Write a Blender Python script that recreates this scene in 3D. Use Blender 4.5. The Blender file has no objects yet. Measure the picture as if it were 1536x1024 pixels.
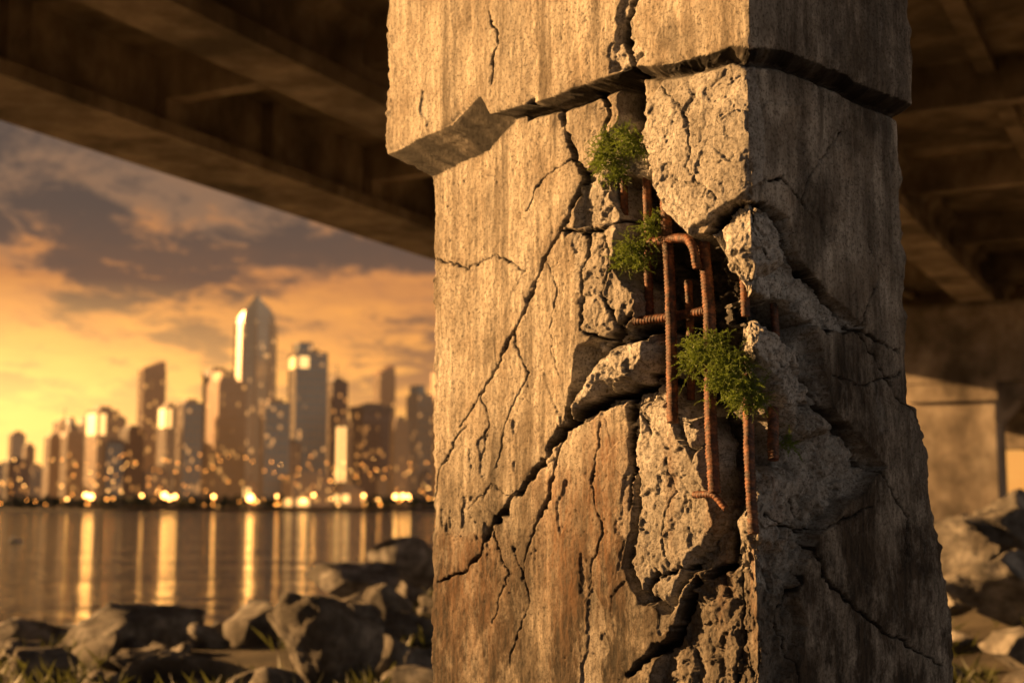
import bpy, math, numpy as np, time
from mathutils import Vector, Euler
T0=time.time()
rng=np.random.default_rng(7)
scene=bpy.context.scene
scene.view_settings.view_transform='Standard'; scene.view_settings.look='None'
scene.view_settings.exposure=0; scene.view_settings.gamma=1

# ------------------------------------------------------------------ helpers
def mesh_obj(name, V, F, mats=(), smooth=False, parent=None, attrs=None, midx=None):
    V=np.asarray(V,dtype=np.float32); me=bpy.data.meshes.new(name)
    if isinstance(F,np.ndarray):
        n,k=F.shape
        me.vertices.add(len(V)); me.vertices.foreach_set('co',V.ravel())
        me.loops.add(n*k); me.loops.foreach_set('vertex_index',F.ravel().astype(np.int32))
        me.polygons.add(n); me.polygons.foreach_set('loop_start',np.arange(0,n*k,k,dtype=np.int32))
        me.polygons.foreach_set('loop_total',np.full(n,k,dtype=np.int32))
    else:
        me.from_pydata(V.tolist(),[],F)
    me.update(calc_edges=True); me.validate()
    if attrs:
        for k_,a in attrs.items():
            at=me.attributes.new(k_,'FLOAT','POINT'); at.data.foreach_set('value',a.astype(np.float32).ravel())
    if smooth: me.polygons.foreach_set('use_smooth',np.ones(len(me.polygons),dtype=bool))
    for m in mats: me.materials.append(m)
    if midx is not None: me.polygons.foreach_set('material_index',np.asarray(midx,dtype=np.int32))
    ob=bpy.data.objects.new(name,me); scene.collection.objects.link(ob)
    if parent: ob.parent=parent
    return ob
def empty(name,loc=(0,0,0)):
    e=bpy.data.objects.new(name,None); scene.collection.objects.link(e); e.location=loc; return e
class MB:
    def __init__(s): s.V=[];s.F=[];s.M=[];s.n=0
    def add(s,V,F,m=0):
        V=np.asarray(V,float); s.V.append(V)
        for f in F: s.F.append([i+s.n for i in f]); s.M.append(m)
        s.n+=len(V)
    def box(s,x0,x1,y0,y1,z0,z1,m=0):
        V=[(x0,y0,z0),(x1,y0,z0),(x1,y1,z0),(x0,y1,z0),(x0,y0,z1),(x1,y0,z1),(x1,y1,z1),(x0,y1,z1)]
        s.add(V,[(3,2,1,0),(4,5,6,7),(0,1,5,4),(1,2,6,5),(2,3,7,6),(3,0,4,7)],m)
    def prism(s,poly,z0,z1,m=0,scale=1.0,tops=None):
        n=len(poly); p=np.array(poly,float); c=p.mean(0)
        q=c+(p-c)*scale
        t=np.full(n,z1) if tops is None else np.array(tops)
        V=[(a[0],a[1],z0) for a in p]+[(a[0],a[1],t[i]) for i,a in enumerate(q)]
        F=[(i,(i+1)%n,n+(i+1)%n,n+i) for i in range(n)]+[tuple(range(n,2*n)),tuple(range(n-1,-1,-1))]
        s.add(V,F,m)
    def obj(s,name,mats,parent=None,smooth=False,xf=None):
        V=np.concatenate(s.V)
        if xf: V=xf(V)
        return mesh_obj(name,V,s.F,mats,smooth,parent,midx=s.M)
TB=rng.random((256,256))
def vn(x,y,seed=0):
    x=x+seed*17.3; y=y+seed*9.7
    xi=np.floor(x).astype(int); yi=np.floor(y).astype(int); fx=x-xi; fy=y-yi
    fx=fx*fx*fx*(fx*(fx*6-15)+10); fy=fy*fy*fy*(fy*(fy*6-15)+10)
    a=TB[xi&255,yi&255];b=TB[(xi+1)&255,yi&255];c=TB[xi&255,(yi+1)&255];d=TB[(xi+1)&255,(yi+1)&255]
    return ((a*(1-fx)+b*fx)*(1-fy)+(c*(1-fx)+d*fx)*fy)*2-1
def fbm(x,y,o=4,seed=0):
    r=0;a=1;t=0
    for i in range(o):
        r=r+a*vn(x*2**i*1.03**i+y*.13*i,y*2**i-x*.11*i,seed+i*3);t+=a;a*=.5
    return r/t*1.4
T3=rng.random((64,64,64))
def vn3(p,seed=0):
    p=p+seed*5.31; i=np.floor(p).astype(int); f=p-i; f=f*f*(3-2*f); r=0
    for dx in(0,1):
        for dy in(0,1):
            for dz in(0,1):
                w=(f[:,0] if dx else 1-f[:,0])*(f[:,1] if dy else 1-f[:,1])*(f[:,2] if dz else 1-f[:,2])
                r=r+w*T3[(i[:,0]+dx)&63,(i[:,1]+dy)&63,(i[:,2]+dz)&63]
    return r*2-1
def ss(a,b,x):
    t=np.clip((x-a)/(b-a),0,1); return t*t*(3-2*t)
def facets(x,y,size,seed=0,tilt=1.0):
    gx=x/size; gy=y/size; xi=np.floor(gx).astype(int); yi=np.floor(gy).astype(int)
    b1=np.full(x.shape,9.);b2=np.full(x.shape,9.);h=np.zeros(x.shape)
    for dx in(-1,0,1):
        for dy in(-1,0,1):
            cx=(xi+dx+seed*13)&255; cy=(yi+dy+seed*29)&255
            px=xi+dx+TB[cx,cy]; py=yi+dy+TB[cy,cx]
            ex=gx-px; ey=gy-py; d=np.sqrt(ex*ex+ey*ey)
            r1=TB[(cx*7+3)&255,cy]*2-1; r2=TB[cx,(cy*5+1)&255]*2-1; r3=TB[(cx+91)&255,(cy+37)&255]*2-1
            hh=r3*.6+tilt*(r1*ex+r2*ey)
            n=d<b1
            b2=np.where(n,b1,np.minimum(b2,d)); h=np.where(n,hh,h); b1=np.where(n,d,b1)
    return h,(b2-b1)*size
# ------------------------------------------------------------------ nodes
def newmat(name):
    m=bpy.data.materials.new(name); m.use_nodes=True; nt=m.node_tree
    return m,nt,nt.nodes['Principled BSDF']
class NB:
    def __init__(s,nt): s.nt=nt
    def n(s,t,**k):
        a=s.nt.nodes.new(t)
        for q,v in k.items(): setattr(a,q,v)
        return a
    def l(s,a,b): s.nt.links.new(a,b)
    def inp(s,node,i,v):
        if isinstance(v,bpy.types.NodeSocket): s.l(v,node.inputs[i])
        else: node.inputs[i].default_value=v
    def math(s,op,a,b=0.0,clamp=False):
        m=s.n('ShaderNodeMath',operation=op); m.use_clamp=clamp
        s.inp(m,0,a); s.inp(m,1,b); return m.outputs[0]
    def mapping(s,vec,scale=(1,1,1),rot=(0,0,0)):
        m=s.n('ShaderNodeMapping'); s.l(vec,m.inputs[0]); m.inputs['Scale'].default_value=scale; m.inputs['Rotation'].default_value=rot
        return m.outputs[0]
    def noise(s,vec,scale,detail=4,rough=.55,dist=0):
        m=s.n('ShaderNodeTexNoise'); s.l(vec,m.inputs['Vector']); m.inputs['Scale'].default_value=scale
        m.inputs['Detail'].default_value=detail; m.inputs['Roughness'].default_value=rough; m.inputs['Distortion'].default_value=dist
        return m.outputs[0]
    def vor(s,vec,scale,feature='F1'):
        m=s.n('ShaderNodeTexVoronoi',feature=feature); s.l(vec,m.inputs['Vector']); m.inputs['Scale'].default_value=scale
        return m.outputs[0]
    def ramp(s,f,stops,interp='LINEAR'):
        r=s.n('ShaderNodeValToRGB'); s.l(f,r.inputs[0]); cr=r.color_ramp; cr.interpolation=interp
        while len(cr.elements)<len(stops): cr.elements.new(.5)
        for e,(p,c) in zip(cr.elements,stops):
            e.position=p; e.color=(c,c,c,1) if isinstance(c,(int,float)) else (*c,1)
        return r.outputs[0]
    def mix(s,f,a,b,mode='MIX'):
        m=s.n('ShaderNodeMix',data_type='RGBA',blend_type=mode); s.inp(m,0,f)
        for i,v in((6,a),(7,b)):
            if isinstance(v,tuple): m.inputs[i].default_value=(*v,1)
            else: s.l(v,m.inputs[i])
        return m.outputs[2]
    def obj(s): return s.n('ShaderNodeTexCoord').outputs['Object']
    def bump(s,h,strength,dist,normal=None):
        b=s.n('ShaderNodeBump'); s.l(h,b.inputs['Height']); b.inputs['Strength'].default_value=strength; b.inputs['Distance'].default_value=dist
        if normal: s.l(normal,b.inputs['Normal'])
        return b.outputs[0]
    def attr(s,n): return s.n('ShaderNodeAttribute',attribute_name=n).outputs['Fac']

def mat_pillar():
    m,nt,p=newmat('weathered_concrete'); b=NB(nt); o=b.obj()
    st=b.noise(b.mapping(o,(17,17,1.6)),1,8,.68)
    st2=b.noise(b.mapping(o,(60,60,12.0)),1,7,.72)
    drip=b.noise(b.mapping(o,(9,9,.6)),1,7,.64,.3)
    bl=b.noise(o,4.5,10,.76); fine=b.noise(o,95,6,.8); speck=b.vor(o,110)
    col=b.ramp(st,[(.32,(.26,.23,.19)),(.44,(.46,.425,.37)),(.55,(.59,.545,.48)),(.70,(.76,.72,.65))])
    col=b.mix(.5,col,b.ramp(st2,[(.32,(.20,.175,.145)),(.5,(.54,.495,.43)),(.68,(.80,.765,.70))]))
    col=b.mix(b.ramp(bl,[(.45,0.0),(.60,.62)]),col,(.23,.18,.13),'MIX')
    col=b.mix(b.ramp(drip,[(.51,0.0),(.62,.62)]),col,(.085,.065,.045))
    ez=b.attr('expo')
    gr=b.ramp(b.noise(o,13,10,.78),[(.32,(.15,.14,.13)),(.47,(.44,.425,.40)),(.66,(.74,.725,.70))])
    gr=b.mix(b.ramp(b.vor(o,60),[(.10,.55),(.26,0.0)]),gr,(.16,.145,.13))
    col=b.mix(ez,col,gr)
    col=b.mix(b.ramp(fine,[(.39,.8),(.50,0.0)]),col,(.07,.055,.04))
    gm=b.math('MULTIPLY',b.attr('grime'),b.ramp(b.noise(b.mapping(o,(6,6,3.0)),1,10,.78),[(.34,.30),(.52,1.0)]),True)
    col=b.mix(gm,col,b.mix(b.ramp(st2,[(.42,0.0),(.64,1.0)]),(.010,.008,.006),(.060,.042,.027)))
    rm=b.math('MULTIPLY',b.attr('rust'),b.ramp(st2,[(.38,0.1),(.6,.85)]))
    col=b.mix(rm,col,(.17,.072,.022))
    col=b.mix(b.attr('dirt_shade'),col,(.008,.006,.005))  # dirt in cracks, plus shade painted into the cavity and collar underside
    b.l(col,p.inputs['Base Color']); p.inputs['Roughness'].default_value=.8; p.inputs['Specular IOR Level'].default_value=.3
    h=b.math('ADD',b.math('MULTIPLY',b.noise(o,50,10,.8),1.5),b.math('MULTIPLY',b.ramp(speck,[(.05,0.0),(.22,1.0)]),.3))
    pit=b.ramp(b.vor(o,30),[(.05,0.0),(.12,1.0)])
    h=b.math('ADD',h,b.math('MULTIPLY',pit,.25)); h=b.math('ADD',h,b.math('MULTIPLY',st2,.7))
    b.l(b.bump(h,1.0,.0065),p.inputs['Normal'])
    return m
def mat_simple(name,stops,scale=3,rough=.9,bs=.5,bd=.01,mapscale=(1,1,1),bscale=None,dirt_shade=None):
    m,nt,p=newmat(name); b=NB(nt); o=b.obj(); v=b.mapping(o,mapscale)
    f=b.noise(v,scale,7,.62); col=b.ramp(f,stops)
    if dirt_shade: col=b.mix(b.ramp(b.noise(o,dirt_shade,5,.6),[(.42,0.0),(.64,.75)]),col,(.05,.04,.03))
    b.l(col,p.inputs['Base Color']); p.inputs['Roughness'].default_value=rough
    b.l(b.bump(b.noise(o,bscale or scale*4,9,.75),bs,bd),p.inputs['Normal'])
    return m
M_PIL=mat_pillar()
M_BRIDGE=mat_simple('bridge_concrete',[(.3,(.20,.165,.13)),(.5,(.42,.355,.28)),(.7,(.64,.56,.46))],1.6,bs=.6,bd=.02,mapscale=(1,1,.6),bscale=9,dirt_shade=.6)
M_ROCK=mat_simple('riprap_stone',[(.32,(.05,.047,.044)),(.5,(.20,.187,.17)),(.70,(.45,.425,.39))],4.0,bs=1.0,bd=.08,bscale=6,dirt_shade=1.3)
M_GROUND=mat_simple('bank_soil',[(.3,(.025,.02,.014)),(.5,(.06,.048,.032)),(.7,(.11,.09,.06))],1.5,bs=1,bd=.06,bscale=8)
M_RUST=mat_simple('rusted_steel',[(.34,(.018,.008,.006)),(.5,(.080,.028,.013)),(.68,(.25,.09,.034))],45,rough=.62,bs=.8,bd=.002,bscale=350)
def mat_leaf(name,c1,c2,sc):
    m,nt,p=newmat(name); b=NB(nt); o=b.obj()
    b.l(b.ramp(b.noise(o,sc,3),[(.35,c1),(.65,c2)]),p.inputs['Base Color']); p.inputs['Roughness'].default_value=.55
    tr=b.n('ShaderNodeBsdfTranslucent'); tr.inputs[0].default_value=(*[min(1,v*1.6) for v in c2],1)
    mx=b.n('ShaderNodeMixShader'); mx.inputs[0].default_value=.35
    b.l(p.outputs[0],mx.inputs[1]); b.l(tr.outputs[0],mx.inputs[2]); b.l(mx.outputs[0],nt.nodes['Material Output'].inputs[0])
    return m
M_LEAF=mat_leaf('weed_leaves',(.035,.08,.012),(.15,.21,.03),45)
M_GRASS=mat_leaf('bank_grass',(.020,.030,.008),(.065,.07,.018),2)

# ------------------------------------------------------------------ camera
PITCH=math.radians(6.95); FPX=2035.; CAMZ=1.6
cam=bpy.data.cameras.new('camera'); co=bpy.data.objects.new('camera',cam); scene.collection.objects.link(co)
co.location=(0,0,CAMZ); co.rotation_euler=(math.pi/2+PITCH,0,0)
cam.lens=FPX/1536*36; cam.sensor_width=36; cam.clip_end=20000; cam.clip_start=.05
cam.dof.use_dof=True; cam.dof.focus_distance=4.12; cam.dof.aperture_fstop=2.3
scene.camera=co

# ------------------------------------------------------------------ pillar
D=4.0; N0=np.array([D*math.sin(math.radians(10.15)),D*math.cos(math.radians(10.15))])
aL=math.radians(41.6); dL=np.array([-math.sin(aL),math.cos(aL)]); nL=np.array([-math.cos(aL),-math.sin(aL)])
dR=-nL; nR=-dL
L=1.508; R=.816
def wall(px,py):
    """image pixel projected onto the shaft faces -> (distance round the shaft from its near arris, height)"""
    x=(px-768)/FPX; u=(512-py)/FPX
    X=x; Y=math.cos(PITCH)-u*math.sin(PITCH); Z=math.sin(PITCH)+u*math.cos(PITCH)
    r=np.array([X,Y]); t=N0.dot(nL)/r.dot(nL); a=(r*t-N0).dot(dL)
    if a>=0: return (-a,CAMZ+Z*t)
    t=N0.dot(nR)/r.dot(nR); a=(r*t-N0).dot(dR); return (a,CAMZ+Z*t)
W=lambda pts: np.array([wall(*p) for p in pts])

st=.0034
sL=np.linspace(-L,0,int(L/st)+1); sR=np.linspace(0,R,int(R/st)+1)[1:]
sBR=R+np.linspace(0,L,24)[1:]
sPre=-L-np.linspace(R,0,16)[:-1]
S=np.concatenate([sPre,sL,sR,sBR])
Zr=np.concatenate([np.linspace(-.4,.9,40)[:-1],np.arange(.9,3.5,.0034),np.linspace(3.5,6.0,30)[1:]])
s,z=np.meshgrid(S,Zr)
def rect_pos(s,Lx,Rx,pL,pR,eL,eR):
    N=N0+pL*nL+pR*nR
    LL=Lx+eL+pR; RR=Rx+eR+pL
    a=np.clip(-s/L,0,1)[...,None]*LL; c=np.clip(s/R,0,1)[...,None]*RR
    P=N+a*dL+c*dR
    a2=np.clip((-s-L)/R,0,1)[...,None]*RR; c2=np.clip((s-R)/L,0,1)[...,None]*LL
    return P+a2*dR+c2*dL
zf=z+.06*fbm(s*0+3,z*14,4,8)
flare=np.where(s>0,ss(1.97,1.93,zf)*.055+ss(1.84,1.80,zf)*.03+ss(1.5,1.47,zf)*.02+np.clip((1.9-z)/.9,0,1)*.12,0)
flare=flare*ss(R*.6,R,s)
PA=rect_pos(s,L,R,0,0,0,0)+flare[...,None]*dR
PB=rect_pos(s,L,R,.052,.055,.235,.012)
def so_(px): return wall(px,400)[0]
ks=[(-3,2.975),(-L,2.975),(-L*.78,3.02),(so_(776),3.085),(so_(792),3.00),(so_(945),2.995),(so_(965),3.015),(so_(1000),2.985),(-.05,2.965),(0,2.950),(.15,2.97),(.4,2.97),(R,2.94),(4,2.94)]
zc=np.interp(s,[k[0] for k in ks],[k[1] for k in ks])+.008*fbm(s*5,s*0+2,3,3)+.004*fbm(s*24,s*0,3,4)
kin=[(-3,.13),(-L,.13),(so_(774),.125),(so_(792),.030),(0,.024),(R,.028),(4,.02)]
hin=np.interp(s,[k[0] for k in kin],[k[1] for k in kin])
mB=np.clip((z-(zc-hin))/hin,0,1); mB=mB+.5*mB*(1-mB)*fbm(s*9,z*30,4,6)
mB=np.clip(mB,0,1.0)[...,None]
P=PA*(1-mB)+PB*mB
inL=-nL; inR=-nR
w=ss(-.22,.22,s)[...,None]
dirs=inL*(1-w)+inR*w; dirs/=np.linalg.norm(dirs,axis=-1,keepdims=True)
dirs=np.where((s<-L)[...,None],-dL,dirs)
dirs=np.where((s>R)[...,None],-dR,dirs)
# --- height field (inward positive)
ws=s+.014*fbm(s*12,z*12,4,1)+.006*fbm(s*50,z*50,3,2)
wz=z+.014*fbm(s*12,z*12,4,11)+.006*fbm(s*50,z*50,3,12)
H=.009*fbm(s*3,z*2,3,20)+.0018*fbm(s*38,z*2.4,4,21)+.0015*fbm(s*60,z*55,4,22)+.003*fbm(s*9,z*9,3,23)
pn=fbm(s*75,z*75,2,30); H+=.0035*ss(.80,.98,pn)*ss(-.1,.4,fbm(s*4,z*4,2,31))
E=np.zeros_like(H); DI=np.zeros_like(H); RU=np.zeros_like(H)
def sdf(poly):
    d=np.full(s.shape,9.); ins=np.zeros(s.shape,bool); n=len(poly)
    mn=poly.min(0)-.15; mx=poly.max(0)+.15
    bb=(s>mn[0])&(s<mx[0])&(z>mn[1])&(z<mx[1]); x=ws[bb]; y=wz[bb]; dd=np.full(x.shape,9.); ii=np.zeros(x.shape,bool)
    for i in range(n):
        a=poly[i]; c=poly[(i+1)%n]; e=c-a
        t=np.clip(((x-a[0])*e[0]+(y-a[1])*e[1])/(e@e+1e-12),0,1)
        dd=np.minimum(dd,np.hypot(x-a[0]-t*e[0],y-a[1]-t*e[1]))
        if a[1]!=c[1]:
            k=((a[1]>y)!=(c[1]>y))&(x<(c[0]-a[0])*(y-a[1])/(c[1]-a[1])+a[0]); ii^=k
    d[bb]=dd; ins[bb]=ii
    return np.where(ins,d,-d)
xs_=ws+.012*fbm(s*30,z*30,3,13); zs_=wz+.012*fbm(s*30,z*30,3,14)
f1,e1=facets(xs_,zs_,.095,1); f2,e2=facets(xs_+.03*f1,zs_,.040,2); f4,e4=facets(xs_+.02*f2,zs_,.017,4); f3,e3=facets(ws,wz,.22,3,.5)
rough=.022*f1+.010*f2+.003*f4+.006*fbm(s*22,z*22,4,40)+.0015*fbm(s*110,z*110,3,41)
cs,cz=wall(1040,520)
dam=np.exp(-(((s-cs)/.55)**2+((z-cz)/.75)**2))*(z<2.9)
H+=dam*.022*f3
def expose(pts,depth,edge=.008,rk=1.0,ev=1.0):
    global H,E
    d=sdf(W(pts)); m=ss(-.002,edge,d)
    H=H*(1-m)+m*(depth+rough*rk+.3*H); E=np.maximum(E,ss(-.001,.004,d)*ev)
def chunk(pts,e_d,c_d,ramp,rk=.8,ev=1.0):
    global H,E
    d=sdf(W(pts)); m=d>0
    h=e_d+(c_d-e_d)*np.clip(d/ramp,0,1)**.6+rough*rk
    H=np.where(m,h,H); E=np.where(m,ev,E)
expose([(975,160),(1005,112),(1128,92),(1142,180),(1140,275),(1112,298),(1035,352),(1005,318),(988,275),(968,215)],-.018,.006,.28,.85)
expose([(1062,345),(1100,312),(1145,300),(1185,325),(1200,380),(1235,430),(1300,490),(1282,500),(1240,500),(1195,455),(1120,430),(1075,390)],.042,.008,.9)
expose([(870,520),(960,470),(1000,480),(1230,500),(1250,600),(1320,700),(1290,740),(1230,800),(1210,860),(1180,900),(1100,850),(1040,860),(1000,920),(955,905),(935,850),(948,760),(950,680),(940,600),(860,640),(850,610)],.055,.010,1.2,.9)
expose([(1040,870),(1090,835),(1190,850),(1215,940),(1180,1040),(1120,1100),(960,1100),(985,980)],.045,.015,.8,.4)
expose([(880,262),(935,150),(960,120),(975,160),(970,215),(990,270),(925,330),(860,345),(872,300)],.024,.01,.7,.8)
expose([(958,-30),(985,-30),(975,40),(985,95),(940,110),(950,50)],.02,.012,.6,.7)
expose([(856,352),(925,334),(950,400),(955,440),(945,470),(905,505),(872,495),(868,450)],-.004,.006,.5,.55)
dp=[(905,262),(985,262),(1000,312),(1038,354),(1062,347),(1080,392),(1122,430),(1185,447),(1228,482),(1216,530),(1165,488),(1102,490),(1110,560),(1150,600),(1185,640),(1186,702),(1150,712),(1120,690),(1112,740),(1090,778),(1064,744),(1056,665),(1030,615),(1000,600),(978,560),(985,505),(955,492),(948,440),(918,400),(926,340),(912,300)]
d=sdf(W(dp)); m=ss(-.004,.020,d)
H=H*(1-m)+m*(.19+rough*2.8); E=np.maximum(E,ss(-.001,.006,d)); DI=np.maximum(DI,.88*ss(.0,.03,d))  # near-black mixed into the cavity colour to paint its deep shade
d=sdf(W([(928,125),(962,118),(968,150),(958,195),(935,195),(925,160)])); m=ss(-.003,.012,d); H=H*(1-m)+m*.12; DI=np.maximum(DI,.9*m)
chunk([(905,535),(935,500),(992,492),(988,545),(962,582),(912,592),(872,635),(850,637),(864,592)],.045,-.045,.040)
chunk([(1105,482),(1150,478),(1192,520),(1216,590),(1240,645),(1195,655),(1160,610),(1140,560),(1108,530)],.08,-.022,.045)
chunk([(955,600),(1000,600),(1050,650),(1058,700),(1082,780),(1035,845),(1000,905),(960,895),(945,850),(952,760)],.035,-.004,.018,.36,.9)
chunk([(1092,782),(1115,745),(1160,705),(1200,700),(1215,760),(1180,830),(1110,825)],.06,.000,.04,.9)
chunk([(1078,345),(1135,308),(1170,340),(1185,400),(1130,415),(1085,385)],.035,-.016,.03,.8)
chunk([(1190,600),(1235,610),(1245,650),(1200,662)],.05,-.014,.03,.8)
chunk([(1010,620),(1045,618),(1058,660),(1040,690),(1015,655)],.06,.005,.03,.8)
def crack(pts,w0,w1,depth,dirt_shade=1.0):
    global H,DI
    w0*=1.15; w1*=1.15; depth*=1.4
    p=W(pts); n=len(p)-1
    mn=p.min(0)-.08; mx=p.max(0)+.08
    bb=(s>mn[0])&(s<mx[0])&(z>mn[1])&(z<mx[1]); x=ws[bb]; y=wz[bb]
    best=np.full(x.shape,9.); tw=np.zeros(x.shape)
    for i in range(n):
        a=p[i];c=p[i+1];e=c-a
        t=np.clip(((x-a[0])*e[0]+(y-a[1])*e[1])/(e@e+1e-12),0,1)
        dd=np.hypot(x-a[0]-t*e[0],y-a[1]-t*e[1]); k=dd<best
        best=np.where(k,dd,best); tw=np.where(k,(i+t)/n,tw)
    wd=(w0+(w1-w0)*tw)*(1+.9*fbm(x*26,y*26,3,50))
    wd=np.maximum(wd,.0013)
    pr=ss(1.0,.35,best/wd)
    H[bb]+=depth*pr*np.clip(wd/.006,.4,1.2)
    H[bb]+=.006*np.exp(-(best/(wd*2.0))**2)
    DI[bb]=np.maximum(DI[bb],dirt_shade*ss(1.15,.6,best/wd))
CR=[([(838,150),(848,195),(862,235),(882,262),(868,300),(845,345),(815,385),(795,440),(770,500),(740,560),(722,592)],.010,.003,.035),
([(975,-20),(960,45),(968,100)],.009,.011,.05),([(968,100),(948,140),(942,195),(935,230)],.015,.015,.07),
([(900,135),(912,160),(905,190),(915,230)],.011,.007,.035),
([(995,490),(940,500),(905,515),(868,570),(852,630),(815,690),(770,745),(735,790),(718,832),(690,862),(655,870)],.027,.002,.06),
([(850,640),(905,595),(960,583),(1000,560),(1030,600)],.012,.009,.045),
([(845,650),(832,700),(820,750),(800,800),(780,870)],.007,.002,.02),
([(845,350),(890,347),(928,328)],.007,.007,.03),([(885,340),(880,400),(872,450),(868,495)],.005,.004,.02),
([(905,350),(915,400),(900,440),(925,480)],.002,.003,.012),([(872,495),(905,505),(945,470)],.006,.006,.03),
([(650,385),(700,400),(745,380),(790,402)],.002,.002,.008),([(690,640),(720,590),(735,640),(720,690)],.002,.0012,.008),
([(1140,305),(1180,328),(1195,380),(1235,430),(1290,495),(1345,530)],.010,.003,.035),
([(1190,470),(1215,540),(1240,600),(1280,650),(1312,705)],.019,.004,.06),
([(1140,270),(1175,268),(1205,305),(1225,330)],.004,.002,.012),
([(1190,750),(1215,810),(1250,880),(1310,940),(1365,1005)],.006,.002,.02),
([(960,900),(985,862),(1040,850)],.008,.006,.03),([(940,1010),(1000,960),(1040,870),(1078,850),(1088,782)],.010,.014,.05),
([(940,590),(946,640),(950,690),(944,760)],.006,.003,.02),([(975,560),(960,610),(975,650)],.007,.003,.02),
([(1060,350),(1100,312),(1145,302)],.008,.006,.035),([(1085,790),(1100,850),(1110,920),(1095,1024)],.006,.004,.02),
([(1240,500),(1290,500),(1370,640)],.004,.002,.012),([(1385,610),(1375,700),(1388,850),(1395,1040)],.008,.008,.04),
([(790,118),(798,60),(790,0)],.003,.0015,.015),
([(700,640),(660,700),(650,760)],.002,.0012,.008),([(1000,130),(1040,190),(1035,250),(1080,300)],.0013,.0013,.006),
([(1145,770),(1190,800),(1240,790),(1300,760)],.004,.002,.015),([(900,640),(890,720),(905,800),(880,900)],.002,.0013,.008),
([(1210,860),(1180,920),(1200,1024)],.004,.003,.015),([(770,820),(790,900),(760,1000)],.002,.0013,.008),
([(1205,300),(1230,240),(1260,200)],.002,.0013,.008),([(1290,495),(1320,420),(1300,360)],.002,.0015,.01),([(1312,705),(1340,780),(1330,860)],.003,.002,.012),
([(1250,560),(1300,580),(1350,560)],.003,.0015,.01),([(735,790),(760,860),(740,930)],.0025,.0013,.01),([(862,235),(820,260),(790,320)],.0014,.001,.008),
([(1130,310),(1128,350),(1150,390)],.003,.002,.015),([(1000,680),(1010,740),(990,800),(1005,850)],.0025,.0015,.01),
([(770,500),(790,560),(760,620),(745,700)],.0016,.001,.008),([(815,385),(835,440),(820,500),(840,560)],.0016,.001,.008),([(770,745),(740,730),(700,760)],.002,.001,.008)]
for c in CR: crack(*c)
fh,eh=facets(s+.06*fbm(s*5,z*5,5,60),z*.7+.06*fbm(s*5,z*5,5,61),.17,6)
hm=ss(.0018,.0006,eh)*ss(.10,.6,fbm(s*2.5,z*2.5,2,62)+1.2*dam)*(np.abs(s)<2)*(z<2.95)
DI=np.maximum(DI,.55*hm); H+=.0025*hm
fh,eh=facets(s+.02*fbm(s*14,z*14,3,63),z+.02*fbm(s*14,z*14,3,64),.055,8)
hm=ss(.0022,.0006,eh)*ss(.45,.85,dam+.5*fbm(s*5,z*5,2,65))
DI=np.maximum(DI,.6*hm); H+=.003*hm
sp=fbm(s*4.5,z*2.6,6,70); m=ss(.72,.75,sp+.3*dam); H+=.006*m; E=np.maximum(E,.45*m)
H+=np.exp(-np.abs(s)/.016)*(.010+.016*fbm(s*0,z*11,5,71))
H+=np.exp(-np.abs(s+L)/.010)*(.006+.012*fbm(s*0+5,z*22,4,72))
H+=np.exp(-np.abs(s-R)/.012)*(.010+.020*fbm(s*0+9,z*14,5,73))
ed=np.exp(-np.abs(z-zc)/.010)*np.where(mB[...,0]>.9,1,0); H+=ed*(.003+.012*np.clip(fbm(s*12,z*8,4,74),-.2,1))
jt=np.exp(-((z-(zc-hin-.006))/.009)**2); H+=.022*jt*(s>so_(795)); DI=np.maximum(DI,.9*jt*(s>so_(795)))
um=((mB[...,0]>.02)&(mB[...,0]<.97)); DI=np.maximum(DI,np.clip(.92+.3*fbm(s*20,z*6,4,76),0,1)*um)  # shade under the collar painted into the colour with streaky noise
for (px,py,wd,ln,k) in [(905,650,.10,.42,.9),(840,700,.12,.5,.75),(1006,640,.03,.2,.5),(1070,745,.03,.25,.6),(1128,805,.02,.2,.6),(1160,690,.02,.15,.5),(900,620,.05,.3,.7),(700,800,.20,.4,.6)]:
    a,c=wall(px,py); RU=np.maximum(RU,k*np.exp(-((s-a)/wd)**2)*ss(c+.03,c-.03,z)*ss(c-ln-.3,c-ln*.4,z))
RU=np.clip(RU,0,1)
# soot and damp: low on the shaft, streaks below the collar; darker over the right face
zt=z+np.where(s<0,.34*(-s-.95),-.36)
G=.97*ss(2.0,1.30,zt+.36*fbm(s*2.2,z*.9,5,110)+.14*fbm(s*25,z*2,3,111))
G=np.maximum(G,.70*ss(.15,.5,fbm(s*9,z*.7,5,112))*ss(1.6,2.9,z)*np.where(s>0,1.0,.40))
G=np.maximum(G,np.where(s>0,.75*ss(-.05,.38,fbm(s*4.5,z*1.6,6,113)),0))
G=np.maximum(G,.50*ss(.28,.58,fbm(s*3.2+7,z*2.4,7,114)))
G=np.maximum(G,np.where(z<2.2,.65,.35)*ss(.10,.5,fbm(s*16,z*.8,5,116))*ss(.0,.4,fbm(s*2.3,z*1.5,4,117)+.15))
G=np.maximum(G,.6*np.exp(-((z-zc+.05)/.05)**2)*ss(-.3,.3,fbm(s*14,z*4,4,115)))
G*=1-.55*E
H=np.where((s<-L)|(s>R),.004*fbm(s*9,z*9,3,80)+.006,H)
XY=P+H[...,None]*dirs
V=np.dstack([XY,z]).reshape(-1,3)
nr,nc=s.shape
i=(np.arange(nr-1)[:,None]*nc+np.arange(nc-1)[None,:]).ravel()
F=np.stack([i,i+1,i+nc+1,i+nc],1)
pillar=empty('bridge_pillar',(N0[0],N0[1],0))
def sub(V): V=np.array(V,float); V[:,0]-=N0[0]; V[:,1]-=N0[1]; return V
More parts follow.
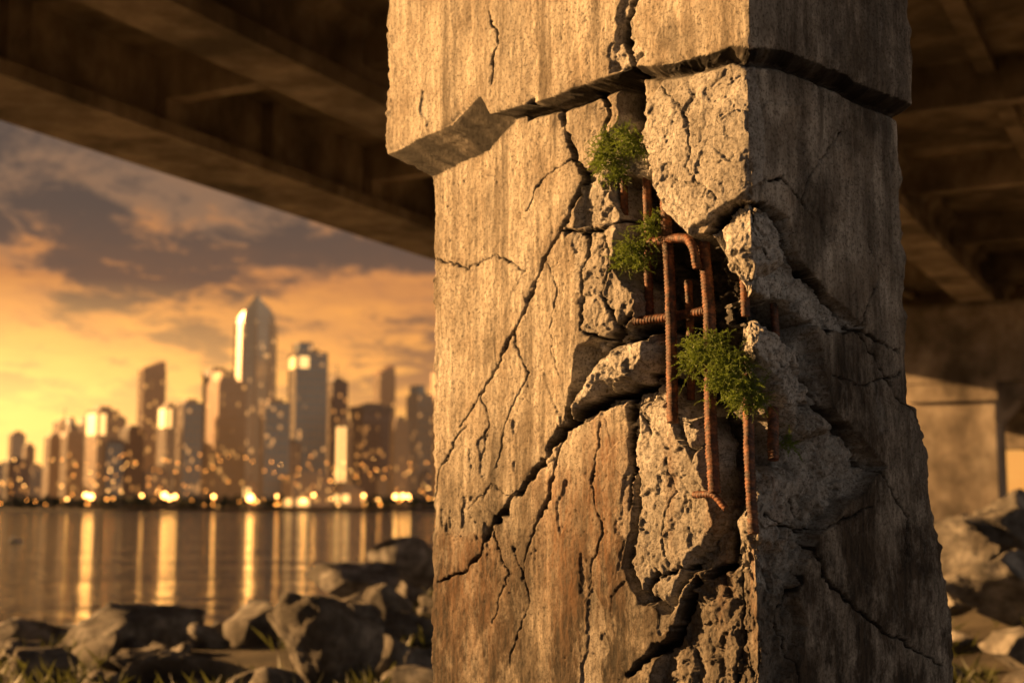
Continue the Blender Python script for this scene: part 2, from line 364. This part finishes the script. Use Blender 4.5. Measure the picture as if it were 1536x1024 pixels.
mesh_obj('shaft',sub(V),F,[M_PIL],True,pillar,{'expo':E,'dirt_shade':np.clip(DI,0,1),'rust':RU,'grime':np.clip(G,0,1)})
print('pillar',time.time()-T0)

# --- reinforcement bars
def posn(px,py,depth):
    """point lying `depth` inside the shaft that projects to image pixel (px,py)"""
    qx,qy=px,py
    for _ in range(6):
        a,c=wall(qx,qy); ww=float(ss(-.22,.22,np.array(a))); dd=inL*(1-ww)+inR*ww; dd/=np.linalg.norm(dd)
        b=N0+(dL*-a if a<0 else dR*a)+dd*depth
        Y=b[1];X=b[0];Z=c-CAMZ
        f=Y*math.cos(PITCH)+Z*math.sin(PITCH); u=-Y*math.sin(PITCH)+Z*math.cos(PITCH)
        ex=px-(768+FPX*X/f); ey=py-(512-FPX*u/f); qx+=ex; qy+=ey
    return np.array([b[0],b[1],c])
def bar(pts,r,name,rib=True):
    p=np.array([posn(*q) for q in pts])
    seg=np.linalg.norm(np.diff(p,axis=0),axis=1); t=np.concatenate([[0],np.cumsum(seg)])
    n=max(8,int(t[-1]/.0018)); u=np.linspace(0,t[-1],n); C=np.stack([np.interp(u,t,p[:,k]) for k in range(3)],1)
    k=10
    if len(p)>2:
        Cp=np.pad(C,((k,k),(0,0)),'edge'); C=np.stack([np.convolve(Cp[:,j],np.ones(2*k+1)/(2*k+1),'valid') for j in range(3)],1)
    C[:,0]+=.0025*np.sin(u*9+r*999)
    Tn=np.gradient(C,axis=0); Tn/=np.linalg.norm(Tn,axis=1,keepdims=True)
    ref=np.array([.2,1,.1]); A=np.cross(Tn,ref); A/=np.linalg.norm(A,axis=1,keepdims=True); B=np.cross(Tn,A)
    K=16; th=np.arange(K)/K*2*math.pi
    ph=u[:,None]/.0115*2*math.pi+2*th[None,:]
    rr=r*(1+.13*np.clip(np.cos(ph)*1.6-.4,0,1)*(1 if rib else 0))
    rr*=1+.08*fbm(u[:,None]*40+0*th,th[None,:]*1.5+0*u[:,None],3,int(r*9000))
    rr[0]*=.5; rr[-1]*=.55
    X=C[:,None,:]+rr[...,None]*(np.cos(th)[None,:,None]*A[:,None,:]+np.sin(th)[None,:,None]*B[:,None,:])
    V=X.reshape(-1,3)
    j=np.arange(K)
    idx=(np.arange(n-1)[:,None]*K+j[None,:]).ravel(); idn=(np.arange(n-1)[:,None]*K+((j+1)%K)[None,:]).ravel()
    F=[list(q) for q in np.stack([idx,idn,idn+K,idx+K],1)]
    F.append(list(range(K-1,-1,-1))); F.append(list(range((n-1)*K,n*K)))
    return mesh_obj(name,V,F,[M_RUST],True)
BARS=[([(935,255,.05),(936,370,.06)],.0125),([(968,245,.055),(973,400,.055),(976,480,.07)],.0135),
([(999,300,.04),(1004,400,.03),(1006,520,.01),(1010,636,-.025)],.0165),
([(965,366,.06),(1015,357,.02),(1034,358,.01),(1042,374,.01),(1048,405,.02)],.0140),
([(1056,362,.05),(1063,470,.035),(1066,600,.01),(1072,742,-.035)],.0180),
([(948,482,.025),(1000,476,.045),(1060,466,.06)],.0135),
([(1121,560,.05),(1124,650,.0),(1130,803,-.035)],.0150),([(1160,560,.05),(1161,690,-.005)],.0155),
([(1114,395,.08),(1117,475,.09)],.013),([(1160,440,.09),(1163,505,.08)],.012),([(1033,420,.11),(1036,600,.10)],.012),
([(1040,742,-.03),(1072,740,-.035),(1092,765,-.025)],.010)]
for k,(pts,r) in enumerate(BARS): bar(pts,r,'reinforcement_bar')

# --- weeds rooted in the cleft
def weed(px,py,depth,rad,n,name,up=.25):
    c=posn(px,py,depth); out=np.array([-.25,-.95,0.])
    vs=[]
    for i in range(n):
        dirn=rng.normal(size=3)*np.array([1,.6,.9])+out*.7+np.array([0,0,up]); dirn/=np.linalg.norm(dirn)
        ln=rad*rng.uniform(.45,1.15); st0=c+rng.normal(size=3)*rad*np.array([.35,.2,.3])
        side=np.cross(dirn,rng.normal(size=3)); side/=np.linalg.norm(side)
        m=int(ln/.0038)+3; cv=side*rng.uniform(-.4,.4)*ln+np.array([0,0,-.25*ln])
        t=np.linspace(0,1,m)[:,None]; C=st0+dirn*ln*t+cv*t*t
        wv=np.cross(dirn,[.3,.8,.2]); wv/=np.linalg.norm(wv)
        for a,b_ in zip(C[:-1],C[1:]):
            vs.append([a-wv*.0006,a+wv*.0006,b_+wv*.0006,b_-wv*.0006])
        for q in range(1,m):
            for e in range(2):
                l=rng.normal(size=3); l=l/np.linalg.norm(l)+dirn*.6; l/=np.linalg.norm(l); w_=np.cross(l,rng.normal(size=3)); w_/=np.linalg.norm(w_)
                sz=rng.uniform(.004,.009)*(1.1-.5*q/m); a=C[q]
                vs.append([a,a+l*sz*.5+w_*sz*.24,a+l*sz,a+l*sz*.5-w_*sz*.24])
    V=np.array(vs).reshape(-1,3); F=np.arange(len(V)).reshape(-1,4)
    return mesh_obj(name,V,F,[M_LEAF])
def weed_group(name,parts):
    obs=[weed(*p,name='tuft') for p in parts]; e=empty(name)
    for o in obs: o.parent=e
weed_group('weed_plant',[(915,235,.0,.065,110),(945,215,.0,.06,100),(925,262,.0,.05,70),(905,210,.0,.045,45),(965,225,.01,.04,40),(900,250,.0,.04,40),(935,200,.0,.04,40)])
weed_group('weed_plant',[(950,375,.01,.06,90),(975,345,.01,.05,70),(935,395,.01,.045,50),(965,395,.01,.04,40),(985,325,.02,.03,20)])
weed_group('weed_plant',[(1060,530,-.02,.070,130),(1095,545,-.02,.070,120),(1040,545,-.01,.055,80),(1085,575,-.02,.065,100),(1120,580,-.01,.06,90),(1138,600,-.01,.045,60),(1075,510,-.01,.045,50),(1035,520,0,.04,30),(1110,600,-.02,.05,50)])
weed_group('weed_plant',[(1185,665,.03,.04,35),(1200,640,.02,.03,20)])

# ------------------------------------------------------------------ bridge
aB=math.radians(26.7); bB=np.array([math.sin(aB),math.cos(aB)]); nB=np.array([-math.cos(aB),math.sin(aB)])
def bx(V):
    V=np.asarray(V,float); P=V[:,0:1]*bB+V[:,1:2]*nB; return np.column_stack([P,V[:,2]])
bridge=empty('road_bridge')
mb=MB(); t0,t1=-40,140; ZB=6.6; ZS=7.75; OF=12.95
for off in(OF,9.3,4.6,0.0,-4.6):
    prof=[(-.42,0),(.42,0),(.42,.22),(.16,.38),(.16,.85),(.34,1.0),(.34,1.15),(-.34,1.15),(-.34,1.0),(-.16,.85),(-.16,.38),(-.42,.22)]
    if off==OF: prof=[(-.75,0),(.75,.0),(.85,.2),(.5,1.15),(-.42,1.15),(-.42,.3),(-.75,.2)]
    n=len(prof); V=[(t0,off+a,ZB+c) for a,c in prof]+[(t1,off+a,ZB+c) for a,c in prof]
    mb.add(V,[(i,(i+1)%n,n+(i+1)%n,n+i) for i in range(n)]+[tuple(range(n)),tuple(range(2*n-1,n-1,-1))])
mb.obj('girders',[M_BRIDGE],bridge,xf=bx)
mb=MB(); mb.box(t0,t1,-6.5,14.9,ZS+.003,ZS+.4); mb.box(t0,t1,14.5,14.85,ZS+.403,ZS+1.4); mb.box(t0,t1,-6.45,-6.1,ZS+.403,ZS+1.4)
mb.obj('deck_slab',[M_BRIDGE],bridge,xf=bx)
mb=MB()
for t in np.arange(-38,139,5.2):
    for hi,lo in((OF-.43,9.465),(9.135,4.765),(4.435,.165),(-.165,-4.435)):
        mb.box(t,t+.28,lo,hi,ZB+.55,ZS)
    mb.box(t+2.4,t+2.75,OF-.62,OF-.43,ZB+.2,ZS-.002)
    mb.box(t+.0,t+.30,OF-.62,OF-.431,ZB+.2,ZS-.003)
mb.obj('diaphragms',[M_BRIDGE],bridge,xf=bx)
mb=MB()
for off in(11.2,7.1,2.3,-2.2): mb.box(t0,t1,off-.12,off+.12,ZS-.2,ZS-.001)
mb.obj('stringers',[M_BRIDGE],bridge,xf=bx)
M_ASPH=mat_simple('asphalt',[(.3,(.04,.04,.04)),(.7,(.065,.065,.065))],20,bs=.3,bd=.005)
mb=MB(); mb.box(t0,t1,-6.0,14.4,ZS+.404,ZS+.45); mb.obj('road',[M_ASPH],bridge,xf=bx)
def pier(name,t,cols,cap0,cap1,w,dcap,colw,sh=0):
    mb=MB(); zc_=ZB-.02
    mb.box(t-w/2,t+w/2,cap0,cap1,zc_-dcap,zc_)
    mb.box(t-w/2-.08,t+w/2+.08,cap0-.05,cap1+.05,zc_-.35,zc_-.12)
    for o in cols:
        mb.box(t-colw*.45,t+colw*.45,o-colw/2,o+colw/2,-1.5,zc_-dcap)
        mb.box(t-colw*.45-.08,t+colw*.45+.08,o-colw/2-.08,o+colw/2+.08,zc_-dcap-.45,zc_-dcap-.003)
        for sg in(-1,1):
            a=o+sg*colw/2
            pts=[(a,zc_-dcap+.001),(a+sg*2.0,zc_-dcap+.001),(a+sg*1.2,zc_-dcap-.22),(a+sg*.5,zc_-dcap-.45),(a,zc_-dcap-1.0)]
            V=[(t-.8,q[0],q[1]) for q in pts]+[(t+.8,q[0],q[1]) for q in pts]; n=5
            mb.add(V,[(i,(i+1)%n,n+(i+1)%n,n+i) for i in range(n)]+[tuple(range(n)),tuple(range(2*n-1,n-1,-1))])
    return mb.obj(name,[M_BRIDGE],xf=bx)
pier('bridge_pier',35.5,[5.3,-3.2,12.0],-6,14.0,2.0,1.95,2.0)
pier('bridge_pier',76,[5.3,-3.2,12.0],-6,14.0,2.0,1.95,2.0)
pc=(N0+dL*L/2+dR*R/2); tp=pc@bB
mb=MB(); mb.box(tp-.9,tp+.9,-5.2,5.6,5.3,ZB-.02); o=mb.obj('pier_cap',[M_BRIDGE],None,xf=bx)
for v in o.data.vertices: v.co.x-=N0[0]; v.co.y-=N0[1]
o.parent=pillar

# ------------------------------------------------------------------ ground & water
WZ=-1.7
def gz(x,y):
    off=-.893*x+.449*y
    k=-.12-2.6*ss(9.5,26,off+1.6*fbm(x*.08,y*.08,3,90))-2.5*ss(28,60,off)
    k=k+1.25*ss(2.5,10,x)*ss(7,18,y)+.14*fbm(x*.45,y*.45,4,91)*ss(1,6,np.hypot(x,y))
    far=ss(1150,1200,y+.0*x)
    return np.where(y>1000,-5+6.2*far,k)
def axis(a,b,n,c,pw=3.2):
    u=np.linspace(-1,1,n); v=np.sign(u)*np.abs(u)**pw
    return np.where(v<0,c+(c-a)*v,c+(b-c)*v)
gx,gy=np.meshgrid(axis(-4000,4000,300,0),axis(-600,6000,420,14,3.4))
V=np.column_stack([gx.ravel(),gy.ravel(),gz(gx,gy).ravel()]); nr,nc=gx.shape
i=(np.arange(nr-1)[:,None]*nc+np.arange(nc-1)[None,:]).ravel()
mesh_obj('ground',V,np.stack([i,i+1,i+nc+1,i+nc],1),[M_GROUND],True)
m,nt,p=newmat('river_water'); b=NB(nt); o=b.obj()
p.inputs['Base Color'].default_value=(.010,.009,.008,1); p.inputs['Roughness'].default_value=.06; p.inputs['IOR'].default_value=1.33
h=b.math('ADD',b.math('MULTIPLY',b.noise(b.mapping(o,(.6,1.1,1)),.9,4,.6),.7),b.math('MULTIPLY',b.noise(b.mapping(o,(.16,.42,1)),1,4,.55),2.4))
h=b.math('ADD',h,b.math('MULTIPLY',b.noise(b.mapping(o,(.03,.10,1)),1,2,.5),6.0))
b.l(b.bump(h,1.0,.42),p.inputs['Normal'])
mesh_obj('water',[(-4000,-300,WZ),(4000,-300,WZ),(4000,1400,WZ),(-4000,1400,WZ)],[(0,1,2,3)],[m])

# ------------------------------------------------------------------ rocks
def ico(sub):
    import bmesh
    bm=bmesh.new(); bmesh.ops.create_icosphere(bm,subdivisions=sub,radius=1)
    V=np.array([v.co[:] for v in bm.verts]); F=np.array([[v.index for v in f.verts] for f in bm.faces]); bm.free(); return V,F
IC={k:ico(k) for k in(3,4,5)}
def rock(c,size,seed,sub=3,yaw=None,tilt=.3):
    r=np.random.default_rng(seed); V,F=IC[sub]; V=V.copy()
    for k in range(22):
        n=r.normal(size=3); n/=np.linalg.norm(n); d_=r.uniform(.28,.78); q=V@n-d_; V-=np.clip(q,0,None)[:,None]*n
    V*=1+.09*vn3(V*2.5,seed%50)[:,None]+.06*vn3(V*6,seed%50+3)[:,None]+.045*vn3(V*14,seed%50+5)[:,None]
    V*=np.array(size)/2*1.4
    a=r.uniform(0,6.28) if yaw is None else yaw; tx=r.uniform(-tilt,tilt); ty=r.uniform(-tilt,tilt)
    Rm=np.array(Euler((tx,ty,a)).to_matrix()); V=V@Rm.T
    return V+np.array(c),F
def rockobj(name,c,size,seed,sub=4,yaw=None,tilt=.25):
    V,F=rock(c,size,seed,sub,yaw,tilt); return mesh_obj(name,V,F,[M_ROCK])
BO=[((-4.75,17,.02),(2.3,1.6,1.4),11,.1),((-1.72,14,.16),(1.35,1.0,1.1),12,.4),((-3.0,14,-.14),(2.3,1.1,.75),13,.25),((-2.75,26,.1),(1.7,1.3,1.2),14,0),
((-2.2,29,.4),(2.2,1.5,1.4),15,.3),((-2.3,22,-.0),(1.6,1.1,.9),16,.8),((-1.6,19,-.0),(1.3,1.1,.8),17,.2),((-6.2,20,-.35),(1.7,1.2,.8),18,.3),
((-7.0,19.5,-.35),(1.8,1.2,.9),19,.6),((-3.7,19,-.4),(1.2,.9,.5),20,.2),((-.9,13,-.05),(.8,.6,.5),21,.2),((-4.2,14.6,-.42),(1.5,1.0,.6),22,.2),((-5.2,15.2,-.5),(1.5,1.0,.7),42,.2),
((-1.25,16.5,.0),(1.1,.9,.8),43,.3),((-2.7,17.0,-.15),(1.0,.8,.6),44,.3),
((5.6,14.5,.6),(1.6,1.2,.9),23,.2),((4.9,13,.25),(1.3,1.0,.8),24,.2),((5.2,16.5,.95),(1.2,1.1,.9),25,.2),((6.3,17,1.2),(1.8,1.3,1.1),26,.5),((4.6,11.5,-.0),(1.4,1.0,.8),27,.5),
((4.1,11,-.15),(.9,.8,.6),28,.5),((7.2,19,1.3),(1.7,1.3,1.1),29,.9),((5.6,19,1.0),(1.4,1.1,.8),30,.9)]
for c,sz,sd,yw in BO: rockobj('boulder',c,sz,sd,5 if c[1]<18 else 4,yw)
rockobj('boulder',(-47,130,WZ),(3,1.6,1.5),77,4)
Vs=[];Fs=[];n0=0
for k in range(1500):
    y=rng.uniform(9,75); x=rng.uniform(-.45,.5)*y
    off=-.893*x+.449*y
    if off>24 or np.hypot(x-.7,y-4.5)<3.5: continue
    if y>45 and rng.random()<.4: continue
    sz=rng.lognormal(-1.1,.5)*(1+.012*y); sz=min(sz,1.1)
    V,F=rock((x,y,float(gz(np.array(x),np.array(y)))+sz*.10),(sz*rng.uniform(.8,1.4),sz,sz*rng.uniform(.5,.8)),1000+k,3)
    Vs.append(V);Fs.append(F+n0);n0+=len(V)
mesh_obj('riprap_rocks',np.concatenate(Vs),np.concatenate(Fs),[M_ROCK])
vs=[]
for k in range(420):
    y=rng.uniform(8,40); x=rng.uniform(-.42,.45)*y; off=-.893*x+.449*y
    if off>20 or np.hypot(x-.7,y-4.5)<2.5: continue
    g=float(gz(np.array(x),np.array(y)))
    for j in range(26):
        bx_=x+rng.normal()*.16; by=y+rng.normal()*.16; hgt=rng.uniform(.08,.30); a=rng.uniform(0,6.28); lx=rng.normal()*.12; ly=rng.normal()*.12; w_=.008
        c,s_=math.cos(a)*w_,math.sin(a)*w_
        vs.append([(bx_-c,by-s_,g-.03),(bx_+c,by+s_,g-.03),(bx_+lx*.5+c*.7,by+ly*.5+s_*.7,g+hgt*.6),(bx_+lx+0,by+ly,g+hgt)])
V=np.array(vs).reshape(-1,3); mesh_obj('grass',V,np.arange(len(V)).reshape(-1,4),[M_GRASS])

# ------------------------------------------------------------------ city
def mat_build(name,glass,frame,rough,litfrac,litcol,litstr,haze):
    m,nt,p=newmat(name); b=NB(nt); o=b.obj()
    sn=b.n('ShaderNodeVectorMath',operation='SNAP'); b.l(b.mapping(o,(1,1,1)),sn.inputs[0]); sn.inputs[1].default_value=(2.6,2.6,3.9)
    wnz=b.n('ShaderNodeTexWhiteNoise',noise_dimensions='3D'); b.l(sn.outputs[0],wnz.inputs[0]); r=wnz.outputs[0]
    lit=b.ramp(r,[(0,0.0),(1-litfrac,1.0)],'CONSTANT')
    col=b.mix(b.ramp(r,[(0,0.0),(1,.5)]),glass,tuple(v*.5 for v in glass))
    b.l(col,p.inputs['Base Color']); p.inputs['Metallic'].default_value=.35; p.inputs['Roughness'].default_value=rough
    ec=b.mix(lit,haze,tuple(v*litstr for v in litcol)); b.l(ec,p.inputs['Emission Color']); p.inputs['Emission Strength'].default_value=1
    return m
def mat_plain(name,c,rough=.7,em=None,es=1):
    m,nt,p=newmat(name); b=NB(nt); b.l(b.ramp(b.noise(b.obj(),.3,4),[(.3,tuple(v*.8 for v in c)),(.7,c)]),p.inputs['Base Color']); p.inputs['Roughness'].default_value=rough
    if em: p.inputs['Emission Color'].default_value=(*em,1); p.inputs['Emission Strength'].default_value=es
    return m
HZ=(.12,.052,.017)  # distance haze painted as a constant emission on the building materials
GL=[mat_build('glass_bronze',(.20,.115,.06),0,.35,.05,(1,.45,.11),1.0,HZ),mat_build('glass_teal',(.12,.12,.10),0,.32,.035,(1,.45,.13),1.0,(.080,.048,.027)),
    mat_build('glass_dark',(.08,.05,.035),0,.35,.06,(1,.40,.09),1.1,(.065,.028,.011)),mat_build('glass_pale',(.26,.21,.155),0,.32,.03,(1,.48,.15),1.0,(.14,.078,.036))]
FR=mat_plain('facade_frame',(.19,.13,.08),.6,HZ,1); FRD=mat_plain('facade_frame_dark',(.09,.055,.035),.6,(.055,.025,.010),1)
GLOW=mat_plain('emissive_glint_panel',(.8,.6,.3),.3,(1,.52,.15),1.8)  # emissive panels stand in for sun glints off the facade glass
YC=1200.
def bld(px0,px1,top,mi,name,depth=0,rot=None,crown=None,glow=None,dark=False):
    y=YC+depth; k=y/2050; xc=((px0+px1)/2-768)*k; wtot=(px1-px0)*k; H_=(760-top)*k+1.6-1.2
    rot=rng.uniform(.35,.9) if rot is None else rot
    a=wtot/(abs(math.cos(rot))+abs(math.sin(rot))); a2=a/2; mb=MB()
    mb.box(-a2,a2,-a2,a2,0,H_,0)
    fl=3.9
    for q in np.arange(fl,H_-1,fl*2): mb.box(-a2-.35,a2+.35,-a2-.35,a2+.35,q,q+.9,1)
    for q in np.linspace(-a2,a2,6):
        for sg in(-1,1):
            mb.box(q-.4,q+.4,sg*a2-.6,sg*a2+.6,0,H_+.5,1); mb.box(sg*a2-.61,sg*a2+.61,q-.4,q+.4,0,H_+.51,1)
    mb.box(-a2*.55,a2*.6,-a2*.5,a2*.5,H_,H_+4.5,1); mb.box(-a2*.95,a2*.95,-a2*.95,a2*.95,H_+.001,H_+1.4,1)
    if crown=='mast': mb.box(-.5,.5,-.5,.5,H_+4.5,H_+18,1)
    if crown=='cap': mb.box(-a2*1.12,a2*1.12,-a2*1.12,a2*1.12,H_-4,H_+1.5,1)
    if crown=='step':
        mb.box(-a2*.8,a2*.1,-a2*.8,a2*.8,H_,H_+9,0); mb.box(-a2*.8,a2*.1,-a2*.8,a2*.8,H_+9,H_+10,1)
    if crown=='slant': mb.prism([(-a2,-a2),(a2,-a2),(a2,a2),(-a2,a2)],H_+.01,H_+8,0,tops=[H_+2,H_+9,H_+12,H_+3])
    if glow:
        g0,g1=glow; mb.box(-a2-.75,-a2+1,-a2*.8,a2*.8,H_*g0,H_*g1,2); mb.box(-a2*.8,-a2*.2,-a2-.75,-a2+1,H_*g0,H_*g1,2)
    c,s_=math.cos(rot),math.sin(rot)
    def xf(V):
        return np.column_stack([V[:,0]*c-V[:,1]*s_,V[:,0]*s_+V[:,1]*c,V[:,2]])
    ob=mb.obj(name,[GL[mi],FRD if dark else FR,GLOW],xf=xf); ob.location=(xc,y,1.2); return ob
B_=[(8,34,652,3,'apartment_tower',400,None,None),(63,89,657,0,'apartment_tower',80,None,None),(88,121,650,0,'office_tower',60,None,'cap'),
(125,172,617,0,'office_tower',0,(.75,.97),None),(176,212,645,2,'apartment_tower',50,None,None),(200,244,556,0,'glass_skyscraper',150,None,'slant'),
(234,264,612,3,'office_tower',20,(.80,.99),None),(261,301,606,1,'glass_tower',0,None,None),(299,342,558,2,'office_tower',130,None,'cap'),(305,366,574,0,'office_tower',30,None,'step'),
(384,434,606,1,'glass_tower',-20,None,None),(427,489,530,1,'glass_skyscraper',60,(.90,.975),'step'),(486,519,573,2,'office_tower',120,None,'mast'),
(503,526,634,0,'apartment_tower',-10,(.3,.95),None),(524,584,612,2,'office_tower',0,None,'cap'),(559,591,562,0,'glass_skyscraper',180,None,'slant'),
(584,612,632,0,'apartment_tower',-30,None,None),(609,648,594,1,'office_tower',60,None,'step'),(645,690,560,0,'office_tower',90,None,None),(700,760,600,2,'office_tower',40,None,None),
(780,830,570,1,'glass_tower',60,None,None),(850,900,620,0,'office_tower',40,None,None),(960,1010,600,2,'office_tower',90,None,None)]
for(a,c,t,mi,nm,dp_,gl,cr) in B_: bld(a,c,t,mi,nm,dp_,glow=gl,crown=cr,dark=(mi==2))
k=(YC+90)/2050; Hh=(760-438)*k; mb=MB(); r0=31*k
poly=[(math.cos(t)*r0*q,math.sin(t)*r0*q*.9) for t,q in zip(np.arange(8)/8*2*math.pi+.2,[1,.96,1,.96,1,.96,1,.96])]
def lerp_poly(sc): return [(x*sc,y*sc) for x,y in poly]
zs=np.linspace(0,Hh*.88,30); scs=1-.02*(zs/Hh)-.08*(zs/Hh)**3
for i_ in range(29):
    mb.prism(lerp_poly(scs[i_]),zs[i_],zs[i_+1]-.7,0,scs[i_+1]/scs[i_]); mb.prism(lerp_poly(scs[i_]*1.012),zs[i_+1]-.7,zs[i_+1],1)
top=lerp_poly(scs[-1]); tx=[Hh*(.90+.10*max(0,1-abs(x/r0-.15)/.8)) for x,y in top]
mb.prism(top,Hh*.88+.01,Hh,0,.94,tops=tx)
for (x,y) in poly:
    mb.prism([(x-.6,y-.6),(x+.6,y-.6),(x+.6,y+.6),(x-.6,y+.6)],0,Hh*.86,1)
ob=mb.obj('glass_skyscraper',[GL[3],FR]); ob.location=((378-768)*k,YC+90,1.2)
for k_ in range(80):
    a=rng.uniform(-60,1700); wd=rng.uniform(14,42)
    if 650<a<1480 and rng.random()<.6: continue
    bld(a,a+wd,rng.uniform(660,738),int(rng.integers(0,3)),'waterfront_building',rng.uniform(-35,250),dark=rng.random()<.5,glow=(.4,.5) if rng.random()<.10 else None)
for k_ in range(26):
    a=rng.uniform(60,640); wd=rng.uniform(18,34)
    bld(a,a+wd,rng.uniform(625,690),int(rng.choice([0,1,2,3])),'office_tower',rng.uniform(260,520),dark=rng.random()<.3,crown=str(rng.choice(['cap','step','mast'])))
for(a,c,t) in[(420,500,716),(365,384,722),(500,545,735)]:
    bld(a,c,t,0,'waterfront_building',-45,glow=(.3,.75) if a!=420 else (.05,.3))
vs=[]
for k_ in range(900):
    x=rng.uniform(-620,900); y=1160+rng.uniform(-12,20); h0=rng.uniform(5,11)
    for j in range(16):
        c=np.array([x,y,1.2+h0*.55])+rng.normal(size=3)*np.array([3,2,h0*.22]); u=rng.normal(size=3);u/=np.linalg.norm(u);v=np.cross(u,rng.normal(size=3));v/=np.linalg.norm(v); q=rng.uniform(.8,1.8)
        vs.append([c-u*q-v*q,c+u*q-v*q*.7,c+u*q+v*q,c-u*q*.6+v*q])
    vs.append([(x-.3,y,0),(x+.3,y,0),(x+.2,y,h0*.6),(x-.2,y,h0*.6)])
V=np.array(vs).reshape(-1,3); mesh_obj('distant_trees',V,np.arange(len(V)).reshape(-1,4),[mat_plain('tree_foliage',(.05,.05,.025),.8)])
M_L1=mat_plain('lamp_glow',(1,.6,.3),.5,(1,.34,.05),10); M_L2=mat_plain('lamp_glow_warm',(1,.7,.4),.5,(1,.45,.10),15)
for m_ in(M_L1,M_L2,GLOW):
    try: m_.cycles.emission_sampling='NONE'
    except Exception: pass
V0,F0=ico(1); Vs=[];Fs=[];Ms=[];n0=0
def lamp(x,y,z_,r,mi):
    global n0
    Vs.append(V0*r+np.array([x,y,z_]));Fs.append(F0+n0);n0+=len(V0);Ms.extend([mi]*len(F0))
    pv=np.array([(x-.15,y+.3,.5),(x+.15,y+.3,.5),(x,y+.5,z_-r*.5)]);Vs.append(pv);Fs.append(np.array([[0,1,2]])+n0);n0+=3;Ms.append(2)
for k_ in range(150): lamp(rng.uniform(-560,560),1140+rng.uniform(-6,10),rng.uniform(3,9),rng.uniform(.35,.85),int(rng.random()<.2))
for k_ in range(130): lamp(rng.uniform(-460,-60),1130+rng.uniform(-4,40),rng.uniform(12,45),rng.uniform(.3,.6),int(rng.random()<.3))
for px,r in((212,1.3),(375,3.2),(593,2.2),(604,2.0),(262,1.8),(246,2.6),(254,2.0),(320,1.6),(455,1.5),(470,1.4),(128,2.2),(136,2.5),(545,1.5),(612,1.8),(100,1.0),(415,1.2),(1522,1.2)):
    lamp((px-768)*1135/2050,1135,12-rng.uniform(0,6),r,1)
mesh_obj('waterfront_lamps',np.concatenate(Vs),[list(f) for F in Fs for f in F],[M_L1,M_L2,FRD],midx=Ms)

# ------------------------------------------------------------------ light
AZ=math.radians(-74); EL=math.radians(13)
to=Vector((math.sin(AZ)*math.cos(EL),math.cos(AZ)*math.cos(EL),math.sin(EL)))
sl=bpy.data.lights.new('sun','SUN'); so=bpy.data.objects.new('sun',sl); scene.collection.objects.link(so)
sl.energy=15; sl.angle=math.radians(.6); sl.color=(1,.52,.18); so.rotation_euler=to.to_track_quat('Z','Y').to_euler()
wld=bpy.data.worlds.new('World'); scene.world=wld; wld.use_nodes=True; nt=wld.node_tree; b=NB(nt); bg=nt.nodes['Background']
g=b.n('ShaderNodeTexCoord').outputs['Generated']; sx=b.n('ShaderNodeSeparateXYZ'); b.l(g,sx.inputs[0]); zz=sx.outputs[2]
sky=b.n('ShaderNodeTexSky',sky_type='NISHITA'); sky.sun_disc=False; sky.sun_elevation=EL; sky.sun_rotation=AZ
cz_=b.math('ADD',b.math('MAXIMUM',zz,0.0),.12)
dv=b.n('ShaderNodeVectorMath',operation='DIVIDE'); b.l(g,dv.inputs[0]); cb=b.n('ShaderNodeCombineXYZ')
for q in range(3): b.l(cz_,cb.inputs[q])
b.l(cb.outputs[0],dv.inputs[1])
cl=b.noise(b.mapping(dv.outputs[0],(1.0,.7,2.2)),1.5,10,.64,.4)
cl2=b.noise(b.mapping(dv.outputs[0],(2.0,1.4,4.5)),2.6,8,.64,.3)
zj=b.math('ADD',zz,b.math('MULTIPLY',b.math('SUBTRACT',cl2,.5),.17))
base=b.ramp(zj,[(0,(.92,.36,.075)),(.05,(.95,.42,.09)),(.10,(.90,.36,.08)),(.155,(.62,.245,.075)),(.20,(.30,.16,.085)),(.27,(.19,.125,.085)),(1,(.08,.07,.08))])
cloudc=b.ramp(zz,[(0,(.62,.25,.07)),(.08,(.40,.155,.058)),(.14,(.185,.095,.055)),(.21,(.105,.068,.050)),(.6,(.06,.05,.05))])
cm=b.ramp(b.math('ADD',cl,b.math('MULTIPLY',b.math('SUBTRACT',cl2,.5),.6)),[(.44,0.0),(.55,1.0)])
col=b.mix(b.math('MULTIPLY',cm,b.ramp(zz,[(.03,.0),(.09,.92)])),base,cloudc)
dt=b.n('ShaderNodeVectorMath',operation='DOT_PRODUCT'); b.l(g,dt.inputs[0]); a_=math.radians(-24); dt.inputs[1].default_value=(math.sin(a_),math.cos(a_),.07)
gw=b.math('POWER',b.math('MAXIMUM',dt.outputs['Value'],0.0),32.0)
col=b.mix(b.math('MULTIPLY',gw,b.ramp(zz,[(0,1.0),(.08,.9),(.16,0.0)])),col,(1.1,.60,.16),'ADD')
fw=b.math('MULTIPLY',b.math('ADD',sx.outputs[1],.35),1.1,True)
dR_=b.n('ShaderNodeVectorMath',operation='DOT_PRODUCT'); b.l(g,dR_.inputs[0]); dR_.inputs[1].default_value=(.8,-.6,0)
bright=b.ramp(zz,[(0,(.80,.71,.61)),(.3,(.50,.45,.40)),(1,(.09,.08,.10))])
dim=b.ramp(zz,[(0,(.14,.10,.075)),(.3,(.09,.075,.07)),(1,(.07,.065,.08))])
back=b.mix(b.math('MULTIPLY',b.math('ADD',dR_.outputs['Value'],.0),1.3,True),dim,bright)  # unseen rear sky: right side brightened as added fill, left side dimmed
col=b.mix(fw,back,col)
sc=b.n('ShaderNodeVectorMath',operation='SCALE'); b.l(sky.outputs[0],sc.inputs[0]); sc.inputs['Scale'].default_value=.002
col=b.mix(1.0,col,sc.outputs[0],'ADD')
b.l(col,bg.inputs[0]); bg.inputs[1].default_value=1.0
print('done',time.time()-T0)
